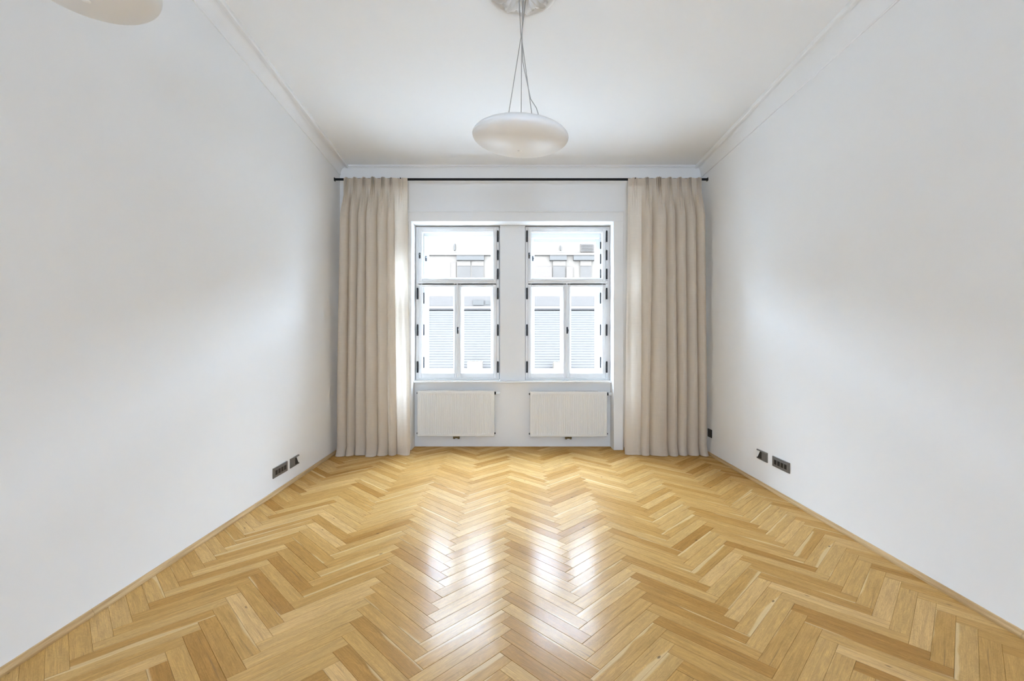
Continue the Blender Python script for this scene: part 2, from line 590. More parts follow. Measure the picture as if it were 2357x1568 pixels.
def plank_geo(bm, poly, ax_u, org, rnd, tr=None):
    """poly: CCW (x, y) outline; adds a chamfered plank with UVs and tone"""
    uvl = bm.loops.layers.uv['UVMap']
    loc = bm.loops.layers.uv['Local']
    ton = bm.loops.layers.float_color['tone']
    n = len(poly)
    cx = sum(p[0] for p in poly) / n
    cy_ = sum(p[1] for p in poly) / n
    def inset(e):
        out = []
        for i in range(n):
            p0, p, p1 = Vector(poly[i - 1]), Vector(poly[i]), Vector(poly[(i + 1) % n])
            d0, d1 = (p - p0).normalized(), (p1 - p).normalized()
            n0, n1 = Vector((-d0.y, d0.x)), Vector((-d1.y, d1.x))
            k = n0 + n1
            k = k / max(0.4, k.dot(n1))
            out.append(p + k * e)
        return out
    tx, ty, h = rnd['tilt']
    def zz(p):
        return h + tx * (p.x - cx) + ty * (p.y - cy_)
    r1, r2 = inset(.0003), inset(.0012)
    lo = [bm.verts.new((p.x, p.y, -.012)) for p in r1]
    mi = [bm.verts.new((p.x, p.y, zz(p) - .0009)) for p in r1]
    up = [bm.verts.new((p.x, p.y, zz(p))) for p in r2]
    fs = [bm.faces.new(up)]
    for i in range(n):
        j = (i + 1) % n
        fs.append(bm.faces.new((lo[i], lo[j], mi[j], mi[i])))
        fs.append(bm.faces.new((mi[i], mi[j], up[j], up[i])))
    vx = (-ax_u[1], ax_u[0])
    for f in fs:
        for l in f.loops:
            dx, dy = l.vert.co.x - org[0], l.vert.co.y - org[1]
            u, v = dx * ax_u[0] + dy * ax_u[1], dx * vx[0] + dy * vx[1]
            if rnd['flip']:
                v = PW - v
            l[uvl].uv = (u + rnd['off'][0], v + rnd['off'][1])
            l[loc].uv = (u / PL, v / PW)
            l[ton] = (rnd['tone'], rnd['sap'], rnd['r'], 1)

def new_rnd():
    return dict(tilt=(random.gauss(0, .0012), random.gauss(0, .0012), random.uniform(-.00025, .00015)),
                off=(random.uniform(0, 60), random.uniform(0, 60)), tone=min(1, max(0, random.gauss(.5, .27))),
                sap=random.choice([-.6, -.6, -.6, -.6, -.6, -.6, .0, .08, .2]) , r=random.random(), flip=random.random() < .5)

def plank_bm():
    bm = bmesh.new()
    bm.loops.layers.uv.new('UVMap')
    bm.loops.layers.uv.new('Local')
    bm.loops.layers.float_color.new('tone')
    return bm

planks = []
kr = int(8 / (PW / SQ)) + 20
for n in range(-6, 7):
    for k in range(-kr, kr):
        for kind in (0, 1):
            if kind == 0:
                a0, a1, b0, b1 = k * PW, k * PW + PL, k * PW, k * PW + PW
                ax = (SQ, SQ)
            else:
                a0, a1, b0, b1 = k * PW, k * PW + PW, k * PW + PW, k * PW + PW + PL
                ax = (-SQ, SQ)
            full = [to_room(a, b_, n) for a, b_ in ((a0, b0), (a1, b0), (a1, b1), (a0, b1))]
            xs = [p[0] for p in full]; ys = [p[1] for p in full]
            if max(xs) < CL[0] or min(xs) > CL[1] or max(ys) < CL[2] or min(ys) > CL[3]:
                continue
            whole = min(xs) >= CL[0] and max(xs) <= CL[1] and min(ys) >= CL[2] and max(ys) <= CL[3]
            poly = full
            if not whole:
                for axn, val, kl in ((0, CL[0], False), (0, CL[1], True), (1, CL[2], False), (1, CL[3], True)):
                    poly = clip(poly, axn, val, kl) if poly else poly
                cl2 = []
                for p in poly:
                    if not cl2 or (abs(p[0] - cl2[-1][0]) + abs(p[1] - cl2[-1][1])) > 1e-5:
                        cl2.append(p)
                if len(cl2) > 1 and abs(cl2[0][0] - cl2[-1][0]) + abs(cl2[0][1] - cl2[-1][1]) < 1e-5:
                    cl2.pop()
                poly = cl2
                if len(poly) < 3:
                    continue
            ar = 0.5 * sum(poly[i][0] * poly[(i + 1) % len(poly)][1] - poly[(i + 1) % len(poly)][0] * poly[i][1] for i in range(len(poly)))
            if abs(ar) < 6e-5:
                continue
            cx = sum(p[0] for p in poly) / len(poly); cyy = sum(p[1] for p in poly) / len(poly)
            # how large it shows: area over distance cubed, if inside the view
            vis = 0.0
            if cyy > 1.52 and abs(cx) < cyy * 1.16:
                vis = abs(ar) / cyy ** 3
            org = full[0] if kind == 0 else full[1]
            planks.append((vis, whole, kind, poly, ax, org))
planks.sort(key=lambda p: -p[0])
variants = []
for kind in (0, 1):
    vs = []
    for i in range(36):
        bm = plank_bm()
        ax = (SQ, SQ) if kind == 0 else (-SQ, SQ)
        vx = (-ax[1], ax[0])
        base = [(0, 0), (PL * ax[0], PL * ax[1]), (PL * ax[0] + PW * vx[0], PL * ax[1] + PW * vx[1]), (PW * vx[0], PW * vx[1])]
        plank_geo(bm, base, ax, (0, 0), new_rnd())
        me = bpy.data.meshes.new('plank')
        bm.to_mesh(me); bm.free()
        me.materials.append(M['oak'])
        vs.append(me)
    variants.append(vs)
rest = plank_bm()
for i, (vis, whole, kind, poly, ax, org) in enumerate(planks):
    if i < 300 and vis > 0:
        if whole:
            o = bpy.data.objects.new('plank', random.choice(variants[kind]))
            o.location = (org[0], org[1], 0)
        else:
            bm = plank_bm()
            c = (sum(p[0] for p in poly) / len(poly), sum(p[1] for p in poly) / len(poly))
            plank_geo(bm, [(p[0] - c[0], p[1] - c[1]) for p in poly], ax, (org[0] - c[0], org[1] - c[1]), new_rnd())
            me = bpy.data.meshes.new('plank')
            bm.to_mesh(me); bm.free()
            me.materials.append(M['oak'])
            o = bpy.data.objects.new('plank', me)
            o.location = (c[0], c[1], 0)
        COL.objects.link(o)
        o.parent = fl
    else:
        plank_geo(rest, poly, ax, org, new_rnd())
me = bpy.data.meshes.new('far_planks')
rest.to_mesh(me); rest.free()
me.materials.append(M['oak'])
o = bpy.data.objects.new('far_planks', me)
COL.objects.link(o)
o.parent = fl
o['kind'] = 'stuff'

# oak skirting strips
def skirting(name, side, y0, y1, joints, label):
    root = bpy.data.objects.new(name, None)
    COL.objects.link(root)
    struct(root, label, 'baseboard')
    cuts = [y0] + joints + [y1]
    for a, b_ in zip(cuts, cuts[1:]):
        bm = bmesh.new()
        ya, yb = a + .0006, b_ - .0006
        rows = []
        for y in [ya + (yb - ya) * i / 6 for i in range(7)]:
            w = XR if side > 0 else xl(y, 0.0)
            pr = [(-.01, .0005), (.017, .0005), (.017, .010), (.0145, .0165), (.011, .018), (.0095, .0215), (.008, .029), (-.01, .029)]
            rows.append([bm.verts.new((w - side * p[0], y, p[1])) for p in pr])
        for r0, r1 in zip(rows, rows[1:]):
            for i in range(8):
                bm.faces.new((r0[i], r0[(i + 1) % 8], r1[(i + 1) % 8], r1[i]))
        bm.faces.new(rows[0]); bm.faces.new(rows[-1][::-1])
        obj('skirting_strip', bm, 'oak_strip', root)
skirting('baseboard_left', -1, YR, YB, [-0.2, 1.98], 'thin oak skirting strip along the left wall')
skirting('baseboard_right', 1, YR, YB, [0.0, 1.83, 3.02], 'thin oak skirting strip along the right wall')
root = bpy.data.objects.new('baseboard_back', None); COL.objects.link(root)
struct(root, 'thin oak skirting strips behind the curtains', 'baseboard')
obj('skirting_strip', boxm(-1.84, OX0 - .11, YB - .016, YB + .005, .0005, .029, .003), 'oak_strip', root)
obj('skirting_strip', boxm(OX1 + .11, XR - .02, YB - .016, YB + .005, .0005, .029, .003), 'oak_strip', root)

# ------------------------------------------------------------------ windows (double box windows)
KI = YF / FPX                    # metres per pixel on the inner frame plane
YO = 5.29
KO = YO / FPX
def xi(u): return (u - 1176) * KI
def zi(v): return EYE - (v - 781) * KI
def xo(u): return (u - 1176) * KO
def zo(v): return EYE - (v - 781) * KO

def hinge(x, z0, z1, y, parent, r=.0095):
    bm = bmesh.new()
    h = z1 - z0
    tube(bm, [(x, y, z0), (x, y, z0 + h * .485)], r, 8)
    tube(bm, [(x, y, z0 + h * .515), (x, y, z1)], r, 8)
    tube(bm, [(x, y, z0 + h * .40), (x, y, z0 + h * .60)], r * .8, 8)
    tube(bm, [(x, y, z1 - .001), (x, y, z1 + .004), (x, y, z1 + .007)], [r * .9, r * .75, r * .3], 8)
    box(bm, x - .004, x + .004, y, y + .016, z0 + .003, z1 - .003)
    return obj('hinge', bm, 'iron', parent)

def handle(x, z, y, parent, h=.075):
    bm = bmesh.new()
    box(bm, x - .009, x + .009, y - .006, y + .002, z - h / 2, z + h / 2, .003)
    tube(bm, [(x, y - .004, z + h * .12), (x, y - .026, z + h * .12)], .006, 8)
    tube(bm, [(x, y - .026, z + h * .20), (x + .004, y - .030, z), (x, y - .027, z - h * .42)], [.007, .0085, .006], 8)
    return obj('handle', bm, 'iron', parent)

def window(name, label, p):
    w = bpy.data.objects.new(name, None)
    w.location = (xi((p['fx'][0] + p['fx'][1]) / 2), YF, 0.74)
    COL.objects.link(w)
    struct(w, label, 'window')
    x0, x1 = xi(p['fx'][0]), xi(p['fx'][1])
    z0, z1 = 0.741, zi(521.5)
    zt0, zt1 = zi(655.5), zi(645.5)          # transom
    # inner fixed frame with transom
    bm = bmesh.new()
    ring(bm, x0, x1, z0, z1, .052, .055, .030, .034, YF + .012, YF + .075, .002)
    box(bm, x0 + .029, x1 - .029, YF + .004, YF + .075, zt0 - .002, zt1 - .004, .003)
    obj('frame', bm, 'joinery', w)
    # box lining between inner and outer windows
    bm = bmesh.new()
    xa, xb = xo(p['ox'][0]), xo(p['ox'][1])
    for (sx0, sx1) in ((x0, xa), (x1, xb)):
        q = [(sx0 + (.03 if sx1 > sx0 else -.03) * 0 + 0, YF + .07), (sx1, YO + .01)]
        s = -1 if sx0 == x0 else 1
        hexa(bm, [(sx0 - s * .012, YF + .07, z0), (sx1, YO + .02, z0), (sx1 + s * .06, YO + .02, z0), (sx0 + s * .03, YF + .07, z0),
                  (sx0 - s * .012, YF + .07, z1), (sx1, YO + .02, z1), (sx1 + s * .06, YO + .02, z1), (sx0 + s * .03, YF + .07, z1)])
    box(bm, x0, x1, YF + .07, YO + .03, z1 - .012, z1 + .03)
    box(bm, x0, x1, YF + .07, YO + .03, z0 - .02, z0 + .012)
    obj('box_lining', bm, 'joinery', w)
    # inner sashes: (outer rect px), (glass rect px)
    def sash(o_, g, y0=YF, dep=.05, fx=xi, fz=zi, nm='sash', gm=True):
        bm = bmesh.new()
        a0, a1, b1, b0 = fx(o_[0]), fx(o_[1]), fz(o_[2]), fz(o_[3])
        c0, c1, d1, d0 = fx(g[0]), fx(g[1]), fz(g[2]), fz(g[3])
        ring(bm, a0, a1, b0, b1, c0 - a0, a1 - c1, d0 - b0, b1 - d1, y0, y0 + dep, .004)
        # glazing bead
        e = .006
        ring(bm, c0 - e, c1 + e, d0 - e, d1 + e, e * 2, e * 2, e * 2, e * 2, y0 + .012, y0 + dep - .006, .003)
        s = obj(nm, bm, 'joinery', w)
        pane = obj('pane', boxm(c0 + .001, c1 - .001, y0 + dep * .55, y0 + dep * .55 + .004, d0 + .001, d1 - .001), 'glass')
        pane.parent = s
        return s
    g = p['gi']
    sash((g['l'] - 7.5, g['r'] + 7.5, 524.5, 648.5), (g['l'], g['r'], 533.5, 642), YF)
    m0, m1 = p['mid']
    mc = (m0 + m1) / 2
    sash((g['l'] - 7.5, mc - .6, 652, 871), (g['l'], m0, 659.5, 859.5), YF + .004)
    sash((mc - .4, g['r'] + 7.5, 652, 871), (m1, g['r'], 659.5, 859.5), YF + .004)
    # astragal over the meeting stiles
    obj('astragal', boxm(xi(mc) - .010, xi(mc) + .010, YF - .010, YF + .01, zi(870), zi(653), .004), 'joinery', w)
    # outer window
    bm = bmesh.new()
    oz0, oz1 = zo(872), zo(p['otop'] - 10)
    ring(bm, xa - .02, xb + .02, oz0 - .02, z1 + .005, .035, .035, .03, (z1 + .005 - zo(p['otop'])) * .62, YO + .012, YO + .07, .002)
    box(bm, xa, xb, YO, YO + .07, zo(662), zo(640), .003)
    obj('outer_frame', bm, 'joinery', w)
    og = p['go']
    sash((p['ox'][0], p['ox'][1], p['otop'] - 8, 655), (og[0], og[3], p['otop'], 640), YO, .045, xo, zo, 'outer_sash')
    sash((p['ox'][0], (og[1] + og[2]) / 2 - .4, 660, 862), (og[0], og[1], 673, 850.5), YO, .045, xo, zo, 'outer_sash')
    sash(((og[1] + og[2]) / 2 + .4, p['ox'][1], 660, 862), (og[2], og[3], 673, 850.5), YO, .045, xo, zo, 'outer_sash')
    for u, rows_ in p['hinges']:
        for a, b_ in rows_:
            hinge(xi(u), zi(b_), zi(a), YF - .003, w)
    for u, rows_ in p['ohinges']:
        for a, b_ in rows_:
            hinge(xo(u), zo(b_), zo(a), YO - .003, w, .0075)
    handle(xi(mc) + .004, zi(760.5), YF - .010, w)
    handle(xi(p['uh']), zi(588.5), YF, w, .065)
    handle(xo(p['ouh']), zo(595.5), YO, w, .06)
    handle(xo((og[1] + og[2]) / 2), zo(760.5), YO, w, .06)
    return w

for i, (a, b_) in enumerate(FILL_WIN):  # added for fill light, out of view
    w = bpy.data.objects.new('window_%d' % (i + 3), None)
    w.location = ((a + b_) / 2, YR, 0.1)
    COL.objects.link(w)
    struct(w, 'unseen white window added behind the viewer as fill light', 'window')
    bm = bmesh.new()
    ring(bm, a, b_, 0.75, 2.18, .04, .04, .05, .04, YR - .16, YR - .10, .003)
    box(bm, (a + b_) / 2 - .02, (a + b_) / 2 + .02, YR - .155, YR - .105, .79, 2.15, .003)
    obj('frame', bm, 'joinery', w)
    for c, d in ((a + .04, (a + b_) / 2 - .02), ((a + b_) / 2 + .02, b_ - .04)):
        obj('pane', boxm(c, d, YR - .135, YR - .130, .80, 2.14), 'glass', w)

LOW = [(664, 689), (748, 773), (833, 858)]
UP = [(532, 557), (577, 599), (620, 643)]
OLOW = [(675, 699), (748, 772), (823, 847)]
window('window_1', 'white double casement window on the left of the pier, transom light above two sashes', dict(
    fx=(956.5, 1149), gi=dict(l=971, r=1135.5), mid=(1046, 1060), ox=(975.5, 1137), otop=551, go=(985, 1044.5, 1066, 1131),
    hinges=[(1146, UP + LOW), (961, LOW)], ohinges=[(975.5, OLOW)], uh=966, ouh=980.5))
window('window_2', 'white double casement window on the right of the pier, transom light above two sashes', dict(
    fx=(1209.5, 1405), gi=dict(l=1222.5, r=1387), mid=(1297.5, 1311.5), ox=(1222, 1383), otop=558, go=(1229, 1291, 1313.5, 1371),
    hinges=[(1396.5, UP + LOW), (1213, UP[:1] + LOW)], ohinges=[(1382.5, [(558, 573), (586, 607.5), (621, 640)] + OLOW)], uh=1218, ouh=1226.5))

# ------------------------------------------------------------------ curtains
YC = 4.728
def curtain(name, label, xt0, xt1, xb0, xb1, inner, seed):
    rnd = random.Random(seed)
    root = thing(name, label, 'curtain', ((xb0 + xb1) / 2, YC, 0), 'floor-length linen curtains')
    NP = 7
    ztop = 2.893
    NX, NZ = 336, 96
    # valleys divide the cloth into rounded folds; the fold beside the window hangs nearly flat
    w_ = [rnd.uniform(.62, 1.40) for _ in range(NP)]
    fl_ = NP - 1 if inner == 1 else 0
    w_[fl_] = 1.45
    tot = sum(w_)
    val = [sum(w_[:k]) / tot for k in range(NP + 1)]
    amp = [rnd.uniform(.80, 1.15) for _ in range(NP)]
    amp[fl_] = .30
    amp[fl_ + (-1 if inner == 1 else 1)] *= .75
    cen = [(val[k] + val[k + 1]) / 2 for k in range(NP)]
    drift = [0] + [rnd.uniform(-.028, .028) for _ in range(NP - 1)] + [0]
    ex = [rnd.uniform(1.35, 2.4) for _ in range(NP)]
    skew = [rnd.uniform(-.35, .35) for _ in range(NP)]
    ph = [rnd.uniform(0, 6.28) for _ in range(8)]
    width = abs(xt1 - xt0)
    def sm(x):
        x = max(0.0, min(1.0, x))
        return x * x * (3 - 2 * x)
    def fold(s, t):
        """t: 0 top .. 1 bottom; returns (dx, dy) in metres"""
        vv = [v + d * (t ** 1.3) + .006 * math.sin(5 * t + 2.1 * k + ph[0]) * t * (0 < k < NP) for k, (v, d) in enumerate(zip(val, drift))]
        k = 0
        while k < NP - 1 and s > vv[k + 1]:
            k += 1
        q = (s - vv[k]) / (vv[k + 1] - vv[k]) * 2 - 1
        q = max(-1.0, min(1.0, q))
        qs = q + skew[k] * (1 - q * q) * .5 * t
        body = 1 - abs(qs) ** ex[k]
        # pinched heading: three narrow fingers in the middle of each fold
        pin = 0.0
        if abs(q) < .42:
            pin = (.55 + .45 * math.cos(q / .42 * 3 * math.pi)) * (1 - (q / .42) ** 4)
        b = sm((t - .015) / .14)
        a = amp[k]
        deep = .115 + .010 * math.sin(3.0 * t + ph[1] + k)
        deep *= 1 - .25 * sm((t - .72) / .28)
        dy = -a * ((1 - b) * .045 * pin + b * deep * body)
        dx = a * b * .017 * math.sin(math.pi * q)
        dy += .006 * math.sin(9.5 * s + 2.2 * t + ph[2]) * t
        dy += .003 * math.sin(47 * s + 3.1 * t + ph[3]) * min(1, t * 2)
        dy += .0016 * math.sin(95 * s - 5.0 * t + ph[6]) * min(1, t * 2)
        return dx, dy
    grid = []
    for j in range(NZ + 1):
        t = j / NZ
        tt = t
        z = ztop * (1 - t)
        row = []
        for i in range(NX + 1):
            s = i / NX
            x = (xt0 + (xb0 - xt0) * t ** 1.2) * (1 - s) + (xt1 + (xb1 - xt1) * t ** 1.2) * s
            dx, dy = fold(s, t)
            y = YC + .036 + dy
            zz = z
            if t > .955:                         # the cloth touches the floor and kicks forward
                k = (t - .955) / .045
                kick = (.5 + .5 * math.sin(14 * s + ph[3]))
                y -= .035 * k * k * (.35 + kick) - .004
                zz = max(.004, z + .012 * k * (math.sin(23 * s + ph[4]) * .5 + .5) * (1 - .2 * k))
                zz = max(zz, .004 + .006 * (1 - k))
            zz += 0.004 * math.sin(40 * s + ph[5]) * (1 if t < .01 else 0)
            row.append((x + dx, y, zz))
        grid.append(row)
    def sheet(j0, j1, off, nm, mat):
        bm = bmesh.new()
        vs = [[bm.verts.new((p[0], p[1] + off, p[2])) for p in row] for row in grid[j0:j1 + 1]]
        for a, b_ in zip(vs, vs[1:]):
            for i in range(NX):
                bm.faces.new((a[i], a[i + 1], b_[i + 1], b_[i]))
        return obj(nm, bm, mat, root, True)
    sheet(0, NZ, 0, 'cloth_panel', 'linen')
    sheet(0, 3, .0035, 'heading_tape', 'linen_tape')
    sheet(NZ - 2, NZ, .003, 'hem', 'linen_hem')
    # gliders that carry the heading on the rod
    for c in cen:
        x = xt0 + (xt1 - xt0) * c
        bm = bmesh.new()
        box(bm, x - .004, x + .004, YC + .010, YC + .047, ztop - .012, ztop - .002, .001)
        obj('glider', bm, 'black_plastic', root)
    return root
curtain('curtain', 'beige linen curtain hanging floor-length left of the windows', -1.752, -1.084, -1.800, -1.052, 1, 3)
curtain('curtain', 'beige linen curtain hanging floor-length right of the windows', 1.227, 1.998, 1.190, 2.030, 0, 11)

# curtain rod from wall to wall
rod = thing('curtain_rod', 'thin black curtain rod spanning from wall to wall', 'curtain rod', (0.1, YC + .022, 2.887))
bm = bmesh.new()
box(bm, xl(YC, 2.887) + .003, XR - .003, YC + .048, YC + .070, 2.876, 2.898, .004, 2)
obj('rail', bm, 'rod', rod)
for x, s in ((xl(YC, 2.887), 1), (XR, -1)):
    obj('end_bracket', boxm(min(x - s * .004, x + s * .006), max(x - s * .004, x + s * .006), YC + .042, YC + .076, 2.870, 2.904, .002), 'rod', rod)

# ------------------------------------------------------------------ radiators
def radiator(label, x0, x1, z0, z1, left_plug_dark):
    yf = 5.022
    yb = 5.088
    root = thing('radiator', label, 'radiator', ((x0 + x1) / 2, yf, z0), 'panel radiators under the sill')
    # fluted front panel
    bm = bmesh.new()
    nfl = 33
    m_ = .022
    xs = [(x0, 0), (x0 + .004, -.004), (x0 + m_, -.004)]
    st = (x1 - x0 - 2 * m_) / nfl
    prof = []
    for i in range(nfl):
        a = x0 + m_ + i * st
        prof += [(a + st * .10, 0), (a + st * .34, 1), (a + st * .66, 1), (a + st * .90, 0)]
    cols = [(x0, None), (x0 + .005, 0), (x0 + m_ * .8, 0)] + prof + [(x1 - m_ * .8, 0), (x1 - .005, 0), (x1, None)]
    zs = [(z0, None), (z0 + .005, 0), (z0 + .024, 0), (z0 + .040, 1), (z1 - .045, 1), (z1 - .028, 0), (z1 - .005, 0), (z1, None)]
    rows = []
    for z, kz in zs:
        r_ = []
        for x, kx in cols:
            if kz is None or kx is None:
                y = yf + .005
            else:
                y = yf + .0045 * kx * kz
            r_.append(bm.verts.new((x, y, z)))
        rows.append(r_)
    for a, b_ in zip(rows, rows[1:]):
        for i in range(len(cols) - 1):
            bm.faces.new((a[i], a[i + 1], b_[i + 1], b_[i]))
    obj('front_panel', bm, 'radiator', root)
    bm = bmesh.new()
    box(bm, x0 + .004, x1 - .004, yf + .0115, yb - .012, z0 + .012, z1 - .016)
    obj('convector', bm, 'radiator', root)
    obj('rear_panel', boxm(x0 + .002, x1 - .002, yb - .010, yb, z0 + .004, z1 - .008, .002), 'radiator', root)
    for a, b_ in ((x0, x0 + .003), (x1 - .003, x1)):
        obj('side_cover', boxm(a, b_, yf + .008, yb, z0 + .010, z1 - .004, .001), 'radiator', root)
    bm = bmesh.new()
    ng = 40
    for i in range(ng + 1):
        x = x0 + .01 + (x1 - x0 - .02) * i / ng
        box(bm, x - .002, x + .002, yf + .010, yb - .004, z1 - .006, z1 - .001)
    box(bm, x0, x1, yf + .004, yf + .012, z1 - .006, z1)
    box(bm, x0, x1, yb - .008, yb, z1 - .006, z1)
    obj('top_grille', bm, 'radiator', root)
    # plugs on the side ends
    for x, s in ((x0, -1), (x1, 1)):
        for z in (z0 + .030, z1 - .030):
            if s > 0 and z > z0 + .2:
                continue
            bm = bmesh.new()
            tube(bm, [(x - s * .004, yf + .028, z), (x + s * .008, yf + .028, z)], .011, 10)
            tube(bm, [(x + s * .006, yf + .028, z), (x + s * .012, yf + .028, z)], .006, 8)
            obj('end_plug', bm, 'iron', root)
    # thermostat at the top right
    th = bmesh.new()
    z = z1 - .030
    yt = yf + .028
    tube(th, [(x1 + .016, yt, z), (x1 + .018, yt, z), (x1 + .046, yt, z), (x1 + .060, yt, z), (x1 + .063, yt, z)], [.014, .018, .019, .016, .010], 14)
    t_ = obj('thermostat_head', th, 'white_plastic', root)
    bm = bmesh.new()
    tube(bm, [(x1 - .003, yt, z), (x1 + .017, yt, z)], .017, 14)
    obj('thermostat_collar', bm, 'black_plastic', t_)
    # valve block with two pipes going into the wall
    xc = (x0 + x1) / 2 + .002
    bm = bmesh.new()
    box(bm, xc - .036, xc + .036, yf + .018, yf + .050, z0 - .024, z0 - .002, .004)
    for s in (-1, 1):
        tube(bm, [(xc + s * .025, yf + .034, z0 + .012), (xc + s * .025, yf + .034, z0 - .032)], .012, 10)
        tube(bm, [(xc + s * .025, yf + .034, z0 - .026), (xc + s * .025, YN - .0005, z0 - .026)], .0085, 8)
        tube(bm, [(xc + s * .014, yf + .022, z0 - .014), (xc + s * .014, yf + .010, z0 - .014)], .008, 8)
    obj('valve_block', bm, 'brass', root)
    for x in (x0 + .14, x1 - .14):
        obj('wall_bracket', boxm(x - .015, x + .015, yb - .002, YN - .0005, z0 + .03, z1 - .06), 'radiator', root)
    return root
KR = 5.025 / FPX
def xr_(u): return (u - 1176) * KR
def zr_(v): return EYE - (v - 781) * KR
radiator('white fluted panel radiator under the left window', xr_(960.5), xr_(1138), zr_(1005), zr_(899.5), False)
radiator('white fluted panel radiator under the right window', xr_(1220), xr_(1397.5), zr_(1006), zr_(901.5), True)

# ------------------------------------------------------------------ sockets and switches
def plate(name, label, side, y0, y1, z0, z1, kind, cat='socket'):
    """wall plate; built flat in (y, z) with its face towards the room, then set on the wall"""
    yc, zc = (y0 + y1) / 2, (z0 + z1) / 2
    wx = XR if side > 0 else (xl(y0, zc) + xl(y1, zc)) / 2
    root = thing(name, label, cat, (wx, yc, zc), 'wall outlets near the floor')
    def bx(a, b_, c, d, e0, e1, nm, mat, bev=.0015, par=None):
        # e: distance out of the wall
        xa, xb = wx - side * e0, wx - side * e1
        return obj(nm, boxm(min(xa, xb), max(xa, xb), a, b_, c, d, bev), mat, par or root)
    if kind == 'black':
        bx(y0, y1, z0, z1, -.004, .009, 'cover_frame', 'black_plastic', .003)
        bx(y0 + .014, y1 - .014, z0 + .014, z1 - .014, .008, .011, 'rocker', 'black_plastic', .001)
        return root
    bx(y0, y1, z0, z1, -.004, .009, 'cover_frame', 'steel', .002)
    if kind == 'four':
        n = 4
        a0, a1 = y0 + .022, y1 - .022
        st = (a1 - a0) / n
        ip = bx(y0 + .012, y1 - .012, z0 + .014, z1 - .014, .008, .0102, 'insert_panel', 'steel', .001)
        for i in range(n):
            a = a0 + i * st
            bx(a + st * .10, a + st * .84, zc - .020, zc + .018, .0085, .0108, 'jack_opening', 'black_plastic', .002, ip)
    else:
        # two-gang: blank half and a black socket half whose lid is white and slanted
        ym = (y0 + y1) / 2
        bx(y0 + .010, ym - .003, z0 + .012, z1 - .012, .008, .0105, 'blank_insert', 'steel', .001)
        bx(ym + .001, y1 - .008, z0 + .010, z1 - .010, .0085, .0100, 'socket_recess', 'black_plastic', .001)
        bm = bmesh.new()
        o1, o2 = wx - side * .0095, wx - side * .014
        tri = [(y1 - .004, z1 - .008), (y1 - .004, z0 + .020), (ym + .020, z1 - .008)] if True else []
        tri = [(ym + .022, z1 - .010), (y1 - .006, z1 - .010), (y1 - .006, z0 + .016), (ym + .056, z0 + .016)]
        va = [bm.verts.new((o1, p[0], p[1])) for p in tri]
        vb = [bm.verts.new((o2, p[0], p[1])) for p in tri]
        bm.faces.new(va); bm.faces.new(vb[::-1])
        for i in range(4):
            bm.faces.new((va[i], va[(i + 1) % 4], vb[(i + 1) % 4], vb[i]))
        obj('white_wedge', bm, 'white_plastic', root)  # flat white slanted piece over the black half
    return root
plate('outlet_strip', 'grey four-port outlet strip on the left wall', -1, 3.503, 3.728, .128, .207, 'four')
plate('wall_socket', 'grey double socket with white lid on the left wall', -1, 3.785, 3.942, .128, .207, 'wedge')
plate('wall_socket', 'grey double socket with white lid on the right wall', 1, 3.664, 3.818, .208, .287, 'wedge')
plate('outlet_strip', 'grey four-port outlet strip on the right wall', 1, 3.372, 3.590, .207, .286, 'four')
plate('wall_switch', 'small black square switch beside the right curtain', 1, 4.680, 4.768, .186, .270, 'black', 'switch')

# ------------------------------------------------------------------ ceiling rose and pendant lamps
RX, RY = 0.066, 2.600
RZ = zceil(RX, RY)
tilt = Matrix.Rotation(-math.atan(.0585), 4, 'X')
rose = thing('ceiling_rose', 'white plaster ceiling rose with leaf relief above the central lamp', 'ceiling rose', (RX, RY, RZ))
def rose_part(nm, bm):
    o = obj(nm, bm, 'stucco', None, True)
    o.parent = rose
    return o
T0 = tilt
bm = bmesh.new()
lathe(bm, [(0, .004), (.217, .004), (.222, -.006), (.218, -.016), (.208, -.020), (.200, -.014), (.195, -.006), (.150, -.009), (.075, -.014), (.0, -.016)], 64, T0)
rose_part('backplate', bm)
bm = bmesh.new()
lathe(bm, [(.045, -.004), (.052, -.020), (.060, -.026), (.069, -.022), (.072, -.008)], 40, T0)
rose_part('inner_ring', bm)
def leaf(r0, r1, w, h, ang, curl):
    bm = bmesh.new()
    nu, nv = 10, 8
    g = []
    for i in range(nu + 1):
        u = i / nu
        ww = w * (math.sin(math.pi * (.12 + .83 * u)) ** .7) * (1 + .16 * math.cos(u * 6 * math.pi))
        row = []
        for j in range(nv + 1):
            v = j / nv * 2 - 1
            r_ = r0 + (r1 - r0) * u
            z = -.008 - h * math.sin(math.pi * min(1, u * .9 + .1)) * (1 - v * v * .65) - .008 * math.cos(v * 3 * math.pi) * u * (1 - u) * 4
            z += curl * max(0, u - .75) * -.25
            z -= .009 * math.exp(-(v / .14) ** 2)
            p = Vector((r_, v * ww, z))
            p = Matrix.Rotation(ang, 4, 'Z') @ p
            row.append(bm.verts.new(T0 @ p))
        g.append(row)
    for a, b_ in zip(g, g[1:]):
        for j in range(nv):
            bm.faces.new((a[j], a[j + 1], b_[j + 1], b_[j]))
    return bm
for i in range(10):
    rose_part('leaf', leaf(.070, .203, .044, .030, 2 * math.pi * (i + .25) / 10, .02))
for i in range(10):
    rose_part('small_leaf', leaf(.085, .170, .018, .038, 2 * math.pi * (i + .75) / 10, .03))

